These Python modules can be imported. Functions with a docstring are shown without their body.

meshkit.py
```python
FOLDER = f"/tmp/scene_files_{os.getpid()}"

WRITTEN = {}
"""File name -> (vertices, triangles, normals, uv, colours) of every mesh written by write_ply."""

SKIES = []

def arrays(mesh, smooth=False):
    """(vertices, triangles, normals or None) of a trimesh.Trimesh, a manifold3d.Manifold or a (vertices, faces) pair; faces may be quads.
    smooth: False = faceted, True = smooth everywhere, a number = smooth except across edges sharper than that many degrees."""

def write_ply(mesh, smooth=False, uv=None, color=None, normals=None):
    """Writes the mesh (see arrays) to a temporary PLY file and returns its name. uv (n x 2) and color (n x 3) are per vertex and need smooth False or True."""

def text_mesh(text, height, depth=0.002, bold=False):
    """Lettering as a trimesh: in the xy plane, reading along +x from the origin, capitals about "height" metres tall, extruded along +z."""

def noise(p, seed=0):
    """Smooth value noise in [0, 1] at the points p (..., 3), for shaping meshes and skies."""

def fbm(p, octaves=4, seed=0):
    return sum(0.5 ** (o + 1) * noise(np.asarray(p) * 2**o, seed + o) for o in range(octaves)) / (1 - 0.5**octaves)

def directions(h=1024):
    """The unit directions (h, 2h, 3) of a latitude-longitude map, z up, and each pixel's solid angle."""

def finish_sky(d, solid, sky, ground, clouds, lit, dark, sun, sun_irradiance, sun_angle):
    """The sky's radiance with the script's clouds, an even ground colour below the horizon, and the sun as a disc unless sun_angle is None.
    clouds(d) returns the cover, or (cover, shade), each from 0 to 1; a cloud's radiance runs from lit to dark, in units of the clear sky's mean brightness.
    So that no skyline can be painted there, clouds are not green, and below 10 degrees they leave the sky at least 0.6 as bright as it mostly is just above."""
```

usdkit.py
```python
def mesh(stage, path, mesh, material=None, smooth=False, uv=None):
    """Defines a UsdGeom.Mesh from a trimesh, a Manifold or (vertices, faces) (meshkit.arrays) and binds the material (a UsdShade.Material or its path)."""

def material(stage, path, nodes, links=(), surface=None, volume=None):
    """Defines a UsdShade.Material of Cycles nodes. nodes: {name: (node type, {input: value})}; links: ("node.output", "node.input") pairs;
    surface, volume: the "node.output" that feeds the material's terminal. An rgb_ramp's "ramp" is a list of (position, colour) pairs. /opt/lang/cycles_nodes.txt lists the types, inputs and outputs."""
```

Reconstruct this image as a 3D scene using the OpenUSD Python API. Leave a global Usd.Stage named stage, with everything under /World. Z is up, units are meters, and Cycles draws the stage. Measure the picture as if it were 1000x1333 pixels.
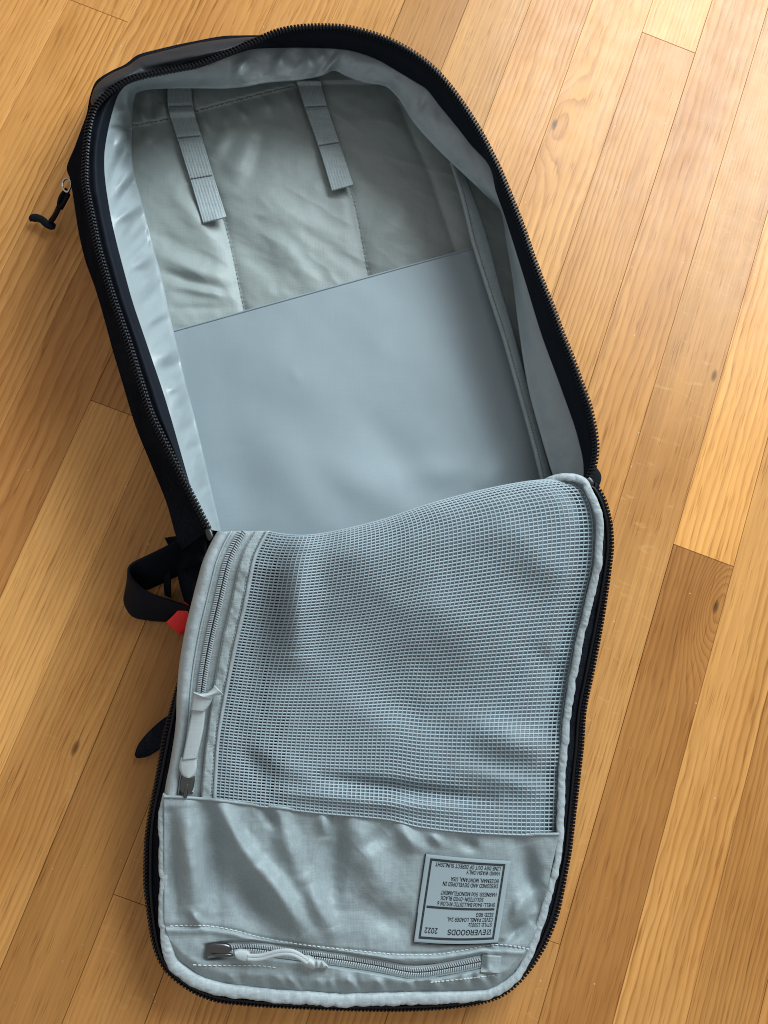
import math, random
import numpy as np, trimesh
import meshkit, usdkit
from scipy.interpolate import Akima1DInterpolator, PchipInterpolator
from pxr import Usd, UsdGeom, UsdLux, UsdShade, Gf, Sdf, Vt

stage = Usd.Stage.CreateInMemory()
UsdGeom.SetStageUpAxis(stage, 'Z')
UsdGeom.SetStageMetersPerUnit(stage, 1.0)
UsdGeom.Xform.Define(stage, '/World')
rng = np.random.default_rng(7)
random.seed(7)

# ------------------------------------------------------------------ camera (phone main lens held about 0.64 m above the floor)
H, TH, RO, F = 0.6432, 0.1975, 0.5027, 1000.0
def rz(a): c, s = math.cos(a), math.sin(a); return np.array([[c, -s, 0], [s, c, 0], [0, 0, 1.0]])
def rx(a): c, s = math.cos(a), math.sin(a); return np.array([[1.0, 0, 0], [0, c, -s], [0, s, c]])
ROT = rz(-RO) @ rx(TH) @ rz(RO)
CAM = np.array([0, 0, H])
cam = UsdGeom.Camera.Define(stage, '/World/camera')
m4 = np.eye(4); m4[:3, :3] = ROT.T; m4[3, :3] = CAM
cam.AddTransformOp().Set(Gf.Matrix4d(*m4.ravel().tolist()))
cam.CreateHorizontalApertureAttr(36.0); cam.CreateVerticalApertureAttr(48.0)
cam.CreateFocalLengthAttr(36.0)
cam.CreateClippingRangeAttr((0.02, 100.0))
cam.CreateExposureAttr(0.12)

# ------------------------------------------------------------------ light: one window up and to the right, dim room all round
WIN_AZ, WIN_D, WIN_Z = 0.70, 2.1, 1.6          # azimuth from +y towards +x
WIN_L, ROOM_L = 17.3, 0.45
win = UsdLux.RectLight.Define(stage, '/World/window_light')
wp = np.array([WIN_D * math.sin(WIN_AZ), WIN_D * math.cos(WIN_AZ) + 0.1, WIN_Z])
zax = wp - np.array([0.05, 0.1, 0.05]); zax /= np.linalg.norm(zax)
zax = np.array([zax[0], zax[1], zax[2] * 0.35]); zax /= np.linalg.norm(zax)
xax = np.cross([0, 0, 1.0], zax); xax /= np.linalg.norm(xax); yax = np.cross(zax, xax)
lm = np.eye(4); lm[0, :3], lm[1, :3], lm[2, :3], lm[3, :3] = xax, yax, zax, wp
win.AddTransformOp().Set(Gf.Matrix4d(*lm.ravel().tolist()))
win.CreateWidthAttr(1.8); win.CreateHeightAttr(1.3)
win.CreateIntensityAttr(WIN_L); win.CreateColorAttr(Gf.Vec3f(0.83, 0.95, 1.0))
room = UsdLux.DomeLight.Define(stage, '/World/room_light')
rm = usdkit.material(stage, '/World/Looks/room_glow', {'b': ('background_shader', {'color': (0.98, 0.98, 0.98), 'strength': ROOM_L})}, surface='b.background')
UsdShade.MaterialBindingAPI.Apply(room.GetPrim()).Bind(rm)

# ------------------------------------------------------------------ helpers
def at(px, py, z):
    """The point of the place that lies at height z where the photograph shows (px, py)."""
    px, py, z = np.broadcast_arrays(np.asarray(px, float), np.asarray(py, float), np.asarray(z, float))
    d = np.stack([(px - 500) / F, -(py - 666.5) / F, -np.ones_like(px)], -1) @ ROT.T
    return CAM + d * ((z - H) / d[..., 2])[..., None]
NAD = np.array([404.0, 841.0])                    # straight below the lens
def shift(p, k):
    """Moves pixel points k pixels towards the point below the lens (negative: away)."""
    p = np.array(p, float); d = NAD - p[:, :2]; d /= np.maximum(np.linalg.norm(d, axis=1, keepdims=True), 1e-6)
    q = p.copy(); q[:, :2] += d * k
    return q
def spl(pts, n, t=None):
    pts = np.array(pts, float)
    s = np.r_[0, np.cumsum(np.linalg.norm(np.diff(pts[:, :2], axis=0), axis=1) + 1e-6)]; s /= s[-1]
    x = np.linspace(0, 1, n) if t is None else t
    return (Akima1DInterpolator(s, pts) if len(pts) > 4 else PchipInterpolator(s, pts))(x)
def sstep(a, b, x): t = np.clip((x - a) / (b - a), 0, 1); return t * t * (3 - 2 * t)
def grid_faces(nv, nu, closed=False):
    i = np.arange(nv * nu).reshape(nv, nu)
    if closed: i = np.hstack([i, i[:, :1]])
    return np.stack([i[:-1, :-1], i[:-1, 1:], i[1:, 1:], i[1:, :-1]], -1).reshape(-1, 4)
def tri(q): return np.vstack([q[:, [0, 1, 2]], q[:, [0, 2, 3]]])
def sheet_mesh(G, thick=0.0):
    """G (nv, nu, 3) of px, py, z -> mesh; thick closes it downwards."""
    nv, nu = G.shape[:2]
    P = at(G[..., 0], G[..., 1], G[..., 2]).reshape(-1, 3)
    f = tri(grid_faces(nv, nu))
    if thick:
        Q = P - [0, 0, thick]; n = len(P)
        i = np.arange(n).reshape(nv, nu)
        b = np.r_[i[0, :-1], i[:-1, -1], i[-1, :0:-1], i[:0:-1, 0]]
        c = np.roll(b, -1)
        side = np.stack([b, b + n, c + n, c], 1)
        return np.vstack([P, Q]), np.vstack([f, f[:, ::-1] + n, tri(side)])
    return P, f
def loft(rows, nu, nv, smooth=True):
    """rows: lists of (px,py,z); returns grid (nv,nu,3)"""
    R = np.array([spl(r, nu) if len(r) != nu else np.array(r) for r in rows])
    s = np.linspace(0, 1, len(rows)); t = np.linspace(0, 1, nv)
    if len(rows) == 2: return R[0] + (R[1] - R[0]) * t[:, None, None]
    return PchipInterpolator(s, R, axis=0)(t)
def ridges(px, py, L):
    """Sum of soft folds: (x0,y0,x1,y1,width px,height m)"""
    z = np.zeros_like(px)
    for x0, y0, x1, y1, w, a in L:
        dx, dy = x1 - x0, y1 - y0; l2 = dx * dx + dy * dy
        t = ((px - x0) * dx + (py - y0) * dy) / l2
        tc = np.clip(t, 0, 1)
        d2 = (px - x0 - tc * dx) ** 2 + (py - y0 - tc * dy) ** 2
        z += a * np.exp(-d2 / (w * w)) * (0.35 + 0.65 * np.sin(np.pi * np.clip(tc, 0.02, 0.98)))
    return z
def crumple(px, py, scale, amp, seed, stretch=(1, 1), ang=0.0):
    c, s = math.cos(ang), math.sin(ang)
    q = np.stack([(px * c + py * s) / scale / stretch[0], (-px * s + py * c) / scale / stretch[1], np.full_like(px, seed * 3.7)], -1)
    n = meshkit.fbm(q, 3, seed)
    return amp * (1 - np.abs(2 * n - 1) * 2)
def soft(px, py, scale, amp, seed, stretch=(1, 1), ang=0.0):
    c, s = math.cos(ang), math.sin(ang)
    q = np.stack([(px * c + py * s) / scale / stretch[0], (-px * s + py * c) / scale / stretch[1], np.full_like(px, seed * 3.7)], -1)
    return amp * (meshkit.fbm(q, 3, seed) - 0.5) * 2
def frames(P):
    T = np.gradient(P, axis=0); T /= np.linalg.norm(T, axis=1, keepdims=True)
    up = np.array([0, 0, 1.0]); S = np.cross(T, up); S /= np.maximum(np.linalg.norm(S, axis=1, keepdims=True), 1e-9)
    U = np.cross(S, T)
    return T, S, U
def tube(P, r, k=10, flat=1.0, cap=True):
    P = np.asarray(P, float); r = np.broadcast_to(r, len(P)); T, S, U = frames(P)
    a = np.arange(k) * 2 * np.pi / k
    V = P[:, None] + (np.cos(a)[None, :, None] * S[:, None] + flat * np.sin(a)[None, :, None] * U[:, None]) * r[:, None, None]
    f = tri(grid_faces(len(P), k, True)); V = V.reshape(-1, 3)
    if cap:
        n = len(V); V = np.vstack([V, P[0], P[-1]])
        i = np.arange(k); j = (i + 1) % k; e = (len(P) - 1) * k
        f = np.vstack([f, np.stack([np.full(k, n), j, i], 1), np.stack([np.full(k, n + 1), e + i, e + j], 1)])
    return V, f
def join(L):
    V, Fc, n = [], [], 0
    for v, f in L:
        V.append(np.asarray(v)); Fc.append(np.asarray(f) + n); n += len(v)
    return np.vstack(V), np.vstack(Fc)
def slab(left, right, th, n=40, m=5, crown=0.0, extra=None):
    """A strap: left and right edge polylines (px,py,z)."""
    A, B = spl(left, n), spl(right, n); t = np.linspace(0, 1, m)[None, :, None]
    G = A[:, None] * (1 - t) + B[:, None] * t
    G[..., 2] += crown * np.sin(np.pi * t[..., 0])
    if extra is not None: G[..., 2] += extra(G[..., 0], G[..., 1])
    return sheet_mesh(G, th)
BOX = trimesh.creation.box([1, 1, 1])
def bits(C, X, Y, Z, bevel=0.0):
    """Small boxes with centre C and half axes X, Y, Z (n,3 each), upper edges drawn in."""
    v = np.array([[-1, -1, -1], [1, -1, -1], [1, 1, -1], [-1, 1, -1], [-1, -1, .3], [1, -1, .3], [1, 1, .3], [-1, 1, .3], [-.6, -.55, 1], [.6, -.55, 1], [.6, .55, 1], [-.6, .55, 1]], float)
    q = np.array([[0, 1, 5, 4], [1, 2, 6, 5], [2, 3, 7, 6], [3, 0, 4, 7], [4, 5, 9, 8], [5, 6, 10, 9], [6, 7, 11, 10], [7, 4, 8, 11], [8, 9, 10, 11], [3, 2, 1, 0]])
    V = C[:, None] + v[None, :, :1] * X[:, None] + v[None, :, 1:2] * Y[:, None] + v[None, :, 2:] * Z[:, None]
    f = (tri(q)[None] + (np.arange(len(C)) * 12)[:, None, None]).reshape(-1, 3)
    return V.reshape(-1, 3), f
def along(P, pitch):
    s = np.r_[0, np.cumsum(np.linalg.norm(np.diff(P, axis=0), axis=1))]; n = max(2, int(s[-1] / pitch))
    x = (np.arange(n) + .5) / n * s[-1]
    return np.stack([np.interp(x, s, P[:, k]) for k in range(3)], 1)
def teeth(P, pitch, half_w, half_l, half_h, slant=0.0, side=0.0):
    C = along(P, pitch); T, S, U = frames(C)
    if callable(half_w): half_w = half_w(np.linspace(0, 1, len(C)))
    X = S * half_w + T * slant
    return bits(C + S * side, X, T * half_l, U * half_h)
def stitch(path, zf_, pitch=0.0028, ln=0.0009, wd=0.00028, lift=0.0004, zig=0.0):
    q = spl(path, 300); P = at(q[:, 0], q[:, 1], zf_(q[:, 0], q[:, 1]) + lift)
    C = along(P, pitch); T, S, U = frames(C)
    if zig:
        a = np.where(np.arange(len(C)) % 2 == 0, zig, -zig)[:, None]; T = T * .8 + S * a; S = np.cross(T, U)
    return bits(C, T * ln, S * wd, U * wd)

counts = {}
def numbered(parent, name):
    k = counts.get((parent, name), 0); counts[(parent, name)] = k + 1
    return f'{parent}/{name}' + (f'_{k:03d}' if k else '')
def meta(p, **kw):
    for k, v in kw.items():
        if v: p.SetCustomDataByKey(k, v)
def path_of(p): return p if isinstance(p, str) else str((p.GetPrim() if hasattr(p, 'GetPrim') else p).GetPath())
BASE = np.array([0.0, 0.05, 0.0])
def part(name, mesh, mat, parent='/World/backpack', smooth=True, label=None, kind=None):
    v, f = mesh if isinstance(mesh, (tuple, list)) else (mesh.vertices, mesh.faces)
    g = usdkit.mesh(stage, numbered(path_of(parent), name), (np.asarray(v) - BASE, f), MAT[mat], smooth)
    meta(g.GetPrim(), label=label, kind=kind)
    return g

# ------------------------------------------------------------------ materials
MAT = {}
def fabric(name, col, rough=0.5, var=0.10, bump=0.25, weave=1400, sheen=0.0, spec=0.4, heather=0.0, aniso=0.0):
    n = {'tc': ('texture_coordinate', {}),
         'n1': ('noise_texture', {'scale': 22.0, 'detail': 4.0}),
         'n2': ('noise_texture', {'scale': weave, 'detail': 1.0}),
         'ma': ('mapping', {'scale': (1.0, 0.06, 1.0)}), 'mb': ('mapping', {'scale': (0.06, 1.0, 1.0)}),
         'wa': ('noise_texture', {'scale': 900.0, 'detail': 2.0}), 'wb': ('noise_texture', {'scale': 900.0, 'detail': 2.0}),
         'add': ('math', {'math_type': 'add'}),
         'r1': ('map_range', {'from_min': 0.3, 'from_max': 0.7, 'to_min': 1 - var, 'to_max': 1 + var}),
         'r2': ('map_range', {'from_min': 0.7, 'from_max': 1.3, 'to_min': 1 - heather, 'to_max': 1 + heather}),
         'mu': ('math', {'math_type': 'multiply'}),
         'c': ('mix', {'mix_type': 'multiply', 'fac': 1.0, 'color1': col}),
         'hb': ('math', {'math_type': 'add'}),
         'b': ('bump', {'strength': bump, 'distance': 0.0004}),
         'p': ('principled_bsdf', {'roughness': rough, 'sheen_weight': sheen, 'sheen_roughness': 0.4, 'specular_ior_level': spec, 'anisotropic': aniso})}
    l = [('tc.object', 'n1.vector'), ('tc.object', 'n2.vector'), ('tc.object', 'ma.vector'), ('tc.object', 'mb.vector'), ('ma.vector', 'wa.vector'), ('mb.vector', 'wb.vector'),
         ('wa.fac', 'add.value1'), ('wb.fac', 'add.value2'), ('n1.fac', 'r1.value'), ('add.value', 'r2.value'), ('r1.result', 'mu.value1'), ('r2.result', 'mu.value2'), ('mu.value', 'c.color2'), ('c.color', 'p.base_color'),
         ('add.value', 'hb.value1'), ('n2.fac', 'hb.value2'), ('hb.value', 'b.height'), ('b.normal', 'p.normal')]
    MAT[name] = usdkit.material(stage, '/World/Looks/' + name, n, l, surface='p.BSDF')
def plain(name, col, rough=0.4, metallic=0.0, spec=0.5, coat=0.0):
    MAT[name] = usdkit.material(stage, '/World/Looks/' + name, {'n': ('noise_texture', {'scale': 300.0}), 'r': ('map_range', {'to_min': rough * .8, 'to_max': rough * 1.2}),
        'p': ('principled_bsdf', {'base_color': col, 'metallic': metallic, 'specular_ior_level': spec, 'coat_weight': coat})}, [('n.fac', 'r.value'), ('r.result', 'p.roughness')], surface='p.BSDF')
fabric('black_shell', (0.0085, 0.0098, 0.0135), 0.8, 0.3, 0.8, heather=0.45, spec=0.0)
fabric('black_tape', (0.007, 0.009, 0.0135), 0.6, 0.1, 0.3, spec=0.06)
fabric('black_panel', (0.012, 0.014, 0.018), 0.5, 0.15, 0.4, spec=0.3)
fabric('grey_lining', (0.24, 0.28, 0.294), 0.42, 0.05, 0.25, heather=.04, spec=0.55)
fabric('back_lining', (0.235, 0.268, 0.262), 0.5, 0.05, 0.25, heather=.04, spec=0.4)
fabric('sleeve_fabric', (0.215, 0.263, 0.287), 0.55, 0.02, 0.1, heather=.012, spec=0.35)
fabric('pocket_fabric', (0.225, 0.268, 0.28), 0.5, 0.05, 0.3, heather=0.10, spec=0.3)
fabric('backing_fabric', (0.205, 0.262, 0.298), 0.5, 0.06, 0.2, spec=0.4)
fabric('pull_fabric', (0.37, 0.415, 0.425), 0.5, 0.05, 0.3, heather=0.05, spec=0.35)
fabric('binding_fabric', (0.30, 0.345, 0.36), 0.5, 0.05, 0.3, heather=0.08, spec=0.4)
fabric('webbing_fabric', (0.29, 0.34, 0.35), 0.55, 0.05, 0.5, heather=0.10, spec=0.35)
fabric('net_yarn', (0.285, 0.35, 0.385), 0.45, 0.04, 0.0, spec=0.5)
fabric('red_tag', (0.75, 0.014, 0.012), 0.5, 0.05, 0.3)
fabric('label_fabric', (0.25, 0.305, 0.33), 0.5, 0.03, 0.1)
plain('black_teeth', (0.005, 0.005, 0.007), 0.36, spec=0.2)
plain('grey_teeth', (0.33, 0.37, 0.39), 0.4)
plain('label_ink', (0.012, 0.018, 0.02), 0.6)
plain('thread', (0.5, 0.54, 0.55), 0.5)
plain('dark_thread', (0.10, 0.115, 0.12), 0.5)
plain('gunmetal', (0.11, 0.11, 0.11), 0.28, metallic=1.0)
plain('dark_metal', (0.06, 0.06, 0.06), 0.35, metallic=1.0)
plain('steel', (0.5, 0.48, 0.44), 0.25, metallic=1.0)
plain('subfloor_dark', (0.03, 0.017, 0.008), 0.8)

# oak strip: every board has its own tone, grain kind and ray fleck through primvars
def oak():
    n = {'tc': ('texture_coordinate', {}), 'oi': ('object_info', {}),
         'tint': ('attribute', {'attribute': 'tint'}), 'grain': ('attribute', {'attribute': 'grain'}), 'fleck': ('attribute', {'attribute': 'fleck'}), 'off': ('attribute', {'attribute': 'shift'}),
         'pos': ('mix', {'mix_type': 'add', 'fac': 1.0}),
         # slow warp of the growth rings along the board
         'mw': ('mapping', {'scale': (7.0, 1.1, 1.0)}), 'nw': ('noise_texture', {'scale': 1.0, 'detail': 2.0, 'roughness': 0.45}),
         'mw2': ('mapping', {'scale': (45.0, 9.0, 1.0)}), 'nw2': ('noise_texture', {'scale': 1.0, 'detail': 3.0, 'roughness': 0.6}),
         'sx': ('separate_xyz', {}),
         'fg': ('attribute', {'attribute': 'figure'}), 'fs': ('separate_xyz', {}), 'fc': ('math', {'math_type': 'multiply'}), 'xr': ('math', {'math_type': 'multiply', 'value2': 125.0}),
         'w1': ('math', {'math_type': 'multiply'}), 'w2': ('math', {'math_type': 'multiply', 'value2': 1.9}),
         's1': ('math', {'math_type': 'add'}), 's2': ('math', {'math_type': 'add'}),
         'kn': ('attribute', {'attribute': 'knot'}), 'ks': ('separate_xyz', {}), 'lx': ('separate_xyz', {}),
         'kx': ('math', {'math_type': 'subtract'}), 'ky': ('math', {'math_type': 'subtract'}), 'kx2': ('math', {'math_type': 'multiply', 'value2': 52.0}), 'ky2': ('math', {'math_type': 'multiply', 'value2': 21.0}),
         'kxx': ('math', {'math_type': 'multiply'}), 'kyy': ('math', {'math_type': 'multiply'}), 'kd': ('math', {'math_type': 'add'}), 'kneg': ('math', {'math_type': 'multiply', 'value2': -1.0}), 'kg': ('math', {'math_type': 'exponent'}), 'ka': ('math', {'math_type': 'multiply'}), 's3': ('math', {'math_type': 'add'}),
         'kdark': ('map_range', {'from_min': 0.975, 'from_max': 0.998, 'to_min': 1.0, 'to_max': 0.35, 'clamp': True}), 'c6': ('mix', {'mix_type': 'multiply', 'fac': 1.0}), 'nd': ('noise_texture', {'scale': 330.0, 'detail': 0.0}), 'dr': ('map_range', {'from_min': 0.86, 'from_max': 0.90, 'to_min': 0.0, 'to_max': 0.5, 'clamp': True}), 'c7': ('mix', {'mix_type': 'mix', 'color2': (0.62, 0.55, 0.45)}),
         'fr': ('math', {'math_type': 'fraction'}),
         'ring': ('rgb_ramp', {'ramp': [(0.0, (0.56, 0.44, 0.31)), (0.10, (0.70, 0.60, 0.47)), (0.28, (0.92, 0.90, 0.86)), (0.55, (1.08, 1.10, 1.12)), (0.85, (1.18, 1.22, 1.3)), (0.95, (0.95, 0.9, 0.84)), (1.0, (0.56, 0.44, 0.31))]}),
         # pores: short dark dashes
         'mp': ('mapping', {'scale': (720.0, 24.0, 1.0)}), 'np': ('noise_texture', {'scale': 1.0, 'detail': 2.0, 'roughness': 0.55}),
         'pr': ('rgb_ramp', {'ramp': [(0.0, (0.34, 0.23, 0.13)), (0.32, (0.58, 0.46, 0.34)), (0.41, (1.0, 1.0, 1.0)), (1.0, (1.0, 1.0, 1.0))]}),
         'mf': ('mapping', {'scale': (260.0, 5.0, 1.0)}), 'nf': ('noise_texture', {'scale': 1.0, 'detail': 4.0, 'roughness': 0.6}),
         'fib': ('map_range', {'from_min': 0.25, 'from_max': 0.75, 'to_min': 0.84, 'to_max': 1.14}),
         # cloudy tone
         'mc': ('mapping', {'scale': (16.0, 4.0, 1.0)}), 'nc': ('noise_texture', {'scale': 1.0, 'detail': 3.0}),
         'cl': ('rgb_ramp', {'ramp': [(0.25, (0.80, 0.72, 0.62)), (0.5, (1.0, 1.0, 1.0)), (0.75, (1.12, 1.17, 1.22))]}),
         # ray fleck of quartersawn boards
         'mk': ('mapping', {'scale': (38.0, 130.0, 1.0), 'rotation': (0, 0, 0.35)}), 'nk': ('noise_texture', {'scale': 1.0, 'detail': 2.0, 'distortion': 1.2}),
         'kr': ('map_range', {'from_min': 0.62, 'from_max': 0.74, 'to_min': 0.0, 'to_max': 0.42, 'clamp': True}),
         'kf': ('math', {'math_type': 'multiply'}),
         'mq': ('mapping', {'scale': (28.0, 2.2, 1.0)}), 'nq': ('noise_texture', {'scale': 1.0, 'detail': 2.0}), 'rq': ('map_range', {'from_min': 0.3, 'from_max': 0.65, 'to_min': 0.15, 'to_max': 0.95, 'clamp': True}),
         'c1': ('mix', {'mix_type': 'multiply', 'fac': 0.85}), 'c2': ('mix', {'mix_type': 'multiply', 'fac': 0.7}), 'c3': ('mix', {'mix_type': 'multiply', 'fac': 1.0}), 'c4': ('mix', {'mix_type': 'multiply', 'fac': 1.0}),
         'c5': ('mix', {'mix_type': 'mix', 'color2': (0.60, 0.34, 0.13)}),
         'hsum': ('math', {'math_type': 'add'}), 'ns': ('noise_texture', {'scale': 60.0, 'detail': 3.0}), 'hs2': ('math', {'math_type': 'multiply', 'value2': 0.4}),
         'b': ('bump', {'strength': 0.12, 'distance': 0.0005}),
         'nr': ('noise_texture', {'scale': 35.0, 'detail': 5.0}), 'rr': ('map_range', {'from_min': 0.3, 'from_max': 0.7, 'to_min': 0.29, 'to_max': 0.40}),
         'p': ('principled_bsdf', {'specular_ior_level': 0.20})}
    l = [('tc.object', 'pos.color1'), ('off.color', 'pos.color2')]
    for a, b in (('mw', 'nw'), ('mw2', 'nw2'), ('mp', 'np'), ('mf', 'nf'), ('mc', 'nc'), ('mk', 'nk'), ('mq', 'nq')):
        l += [('pos.color', a + '.vector'), (a + '.vector', b + '.vector')]
    l += [('nq.fac', 'rq.value'), ('fg.color', 'fs.vector'), ('fs.x', 'xr.value2'), ('rq.result', 'fc.value1'), ('fs.y', 'fc.value2'), ('fc.value', 'c1.fac'), ('pos.color', 'sx.vector'), ('sx.x', 'xr.value1'), ('nw.fac', 'w1.value1'), ('grain.fac', 'w1.value2'), ('nw2.fac', 'w2.value1'),
          ('xr.value', 's1.value1'), ('w1.value', 's1.value2'), ('s1.value', 's2.value1'), ('w2.value', 's2.value2'), ('kn.color', 'ks.vector'), ('tc.object', 'lx.vector'), ('lx.x', 'kx.value1'), ('ks.x', 'kx.value2'), ('lx.y', 'ky.value1'), ('ks.y', 'ky.value2'), ('kx.value', 'kx2.value1'), ('ky.value', 'ky2.value1'),
          ('kx2.value', 'kxx.value1'), ('kx2.value', 'kxx.value2'), ('ky2.value', 'kyy.value1'), ('ky2.value', 'kyy.value2'), ('kxx.value', 'kd.value1'), ('kyy.value', 'kd.value2'), ('kd.value', 'kneg.value1'), ('kneg.value', 'kg.value1'),
          ('kg.value', 'ka.value1'), ('ks.z', 'ka.value2'), ('s2.value', 's3.value1'), ('ka.value', 's3.value2'), ('kg.value', 'kdark.value'), ('s3.value', 'fr.value1'), ('fr.value', 'ring.fac'),
          ('np.fac', 'pr.fac'), ('nf.fac', 'fib.value'), ('nc.fac', 'cl.fac'),
          ('tint.color', 'c1.color1'), ('ring.color', 'c1.color2'), ('c1.color', 'c2.color1'), ('pr.color', 'c2.color2'), ('c2.color', 'c3.color1'), ('fib.result', 'c3.color2'), ('c3.color', 'c4.color1'), ('cl.color', 'c4.color2'),
          ('nk.fac', 'kr.value'), ('kr.result', 'kf.value1'), ('fleck.fac', 'kf.value2'), ('kf.value', 'c5.fac'), ('c4.color', 'c5.color1'), ('c5.color', 'c6.color1'), ('kdark.result', 'c6.color2'), ('tc.object', 'nd.vector'), ('nd.fac', 'dr.value'), ('dr.result', 'c7.fac'), ('c6.color', 'c7.color1'), ('c7.color', 'p.base_color'),
          ('tc.object', 'ns.vector'), ('np.fac', 'hsum.value1'), ('ns.fac', 'hs2.value1'), ('hs2.value', 'hsum.value2'), ('hsum.value', 'b.height'), ('b.normal', 'p.normal'), ('tc.object', 'nr.vector'), ('nr.fac', 'rr.value'), ('rr.result', 'p.roughness')]
    MAT['oak'] = usdkit.material(stage, '/World/Looks/oak', n, l, surface='p.BSDF')
oak()

# ------------------------------------------------------------------ floor: oak strips 57 mm wide, each board a mesh of its own
PHI = -0.1498
PA = -PHI - 0.0 + 0.0
ang = PHI + RO                                     # boards lean this far from +y towards +x
A_DIR = np.array([math.sin(ang), math.cos(ang)]); N_DIR = np.array([math.cos(ang), -math.sin(ang)])
PITCH, OFF0 = 0.0889 * H, 0.2394 * H
floor = UsdGeom.Xform.Define(stage, '/World/floor')
meta(floor.GetPrim(), kind='structure', label='oak strip floor of narrow honey coloured boards', category='floor')
def a_of(px, py): return float(at(px, py, 0.0)[:2] @ A_DIR)
known_ends = {-1: [a_of(870, 55)], 2: [a_of(916, 723)], 1: [a_of(721, 1227)], -4: [a_of(166, 1171)], -10: [a_of(126, 13)], -7: [a_of(140, 529)]}
HONEY = np.array([0.475, 0.232, 0.072])
tone = {(-1, 0): (1.02, .97, .86), (-1, 1): (1.25, 1.2, 1.15), (2, 0): (.80, .72, .62), (2, 1): (1.25, 1.22, 1.1), (0, 0): (1.03, .98, .9), (1, 0): (.95, .92, .9), (1, 1): (.98, .95, .92), (3, 0): (1.05, 1.02, .95), (4, 0): (.88, .82, .72),
        (-2, 0): (1.1, 1.08, 1.0), (-3, 0): (1.08, 1.05, 1.0), (-4, 1): (.95, .93, .88), (-4, 0): (.92, .88, .8), (-5, 0): (.78, .72, .62), (-6, 0): (.95, .92, .85), (-7, 0): (1.15, 1.15, 1.12), (-7, 1): (.95, .9, .85), (-8, 0): (.92, .84, .75), (-9, 0): (1.0, .96, .9), (-10, 0): (1.05, 1.02, .95), (-10, 1): (1.0, .96, .9), (-11, 0): (1.12, 1.1, 1.05)}
kindof = {(-1, 0): (.8, 0), (-1, 1): (1.2, 0), (2, 0): (3, 0), (2, 1): (1.5, 0), (0, 0): (2.5, 0), (1, 0): (1, .9), (1, 1): (1, .8), (3, 0): (3.5, 0), (4, 0): (6, 0), (-7, 0): (1.5, .3), (-8, 0): (8, 0), (-6, 0): (2, .25), (-5, 0): (1.5, 0), (-4, 0): (1.5, .3)}
FIG = {(-1, 0): (210, .8), (-1, 1): (240, .6), (0, 0): (130, .7), (1, 0): (300, .35), (1, 1): (300, .3), (2, 0): (150, .75), (2, 1): (160, .8), (3, 0): (150, .8), (4, 0): (230, .55), (-2, 0): (120, .6), (-3, 0): (190, .7), (-4, 1): (240, .5), (-4, 0): (260, .35), (-5, 0): (260, .4), (-6, 0): (220, .5), (-7, 0): (240, .5), (-7, 1): (150, .6), (-8, 0): (110, .6), (-9, 0): (140, .75), (-10, 0): (190, .8), (-11, 0): (200, .8)}
KNOTS = [(932, 790, 8.0), (722, 162, 4.0), (98, 974, 1.0), (930, 489, .8)]
BEV = 0.00018
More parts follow.
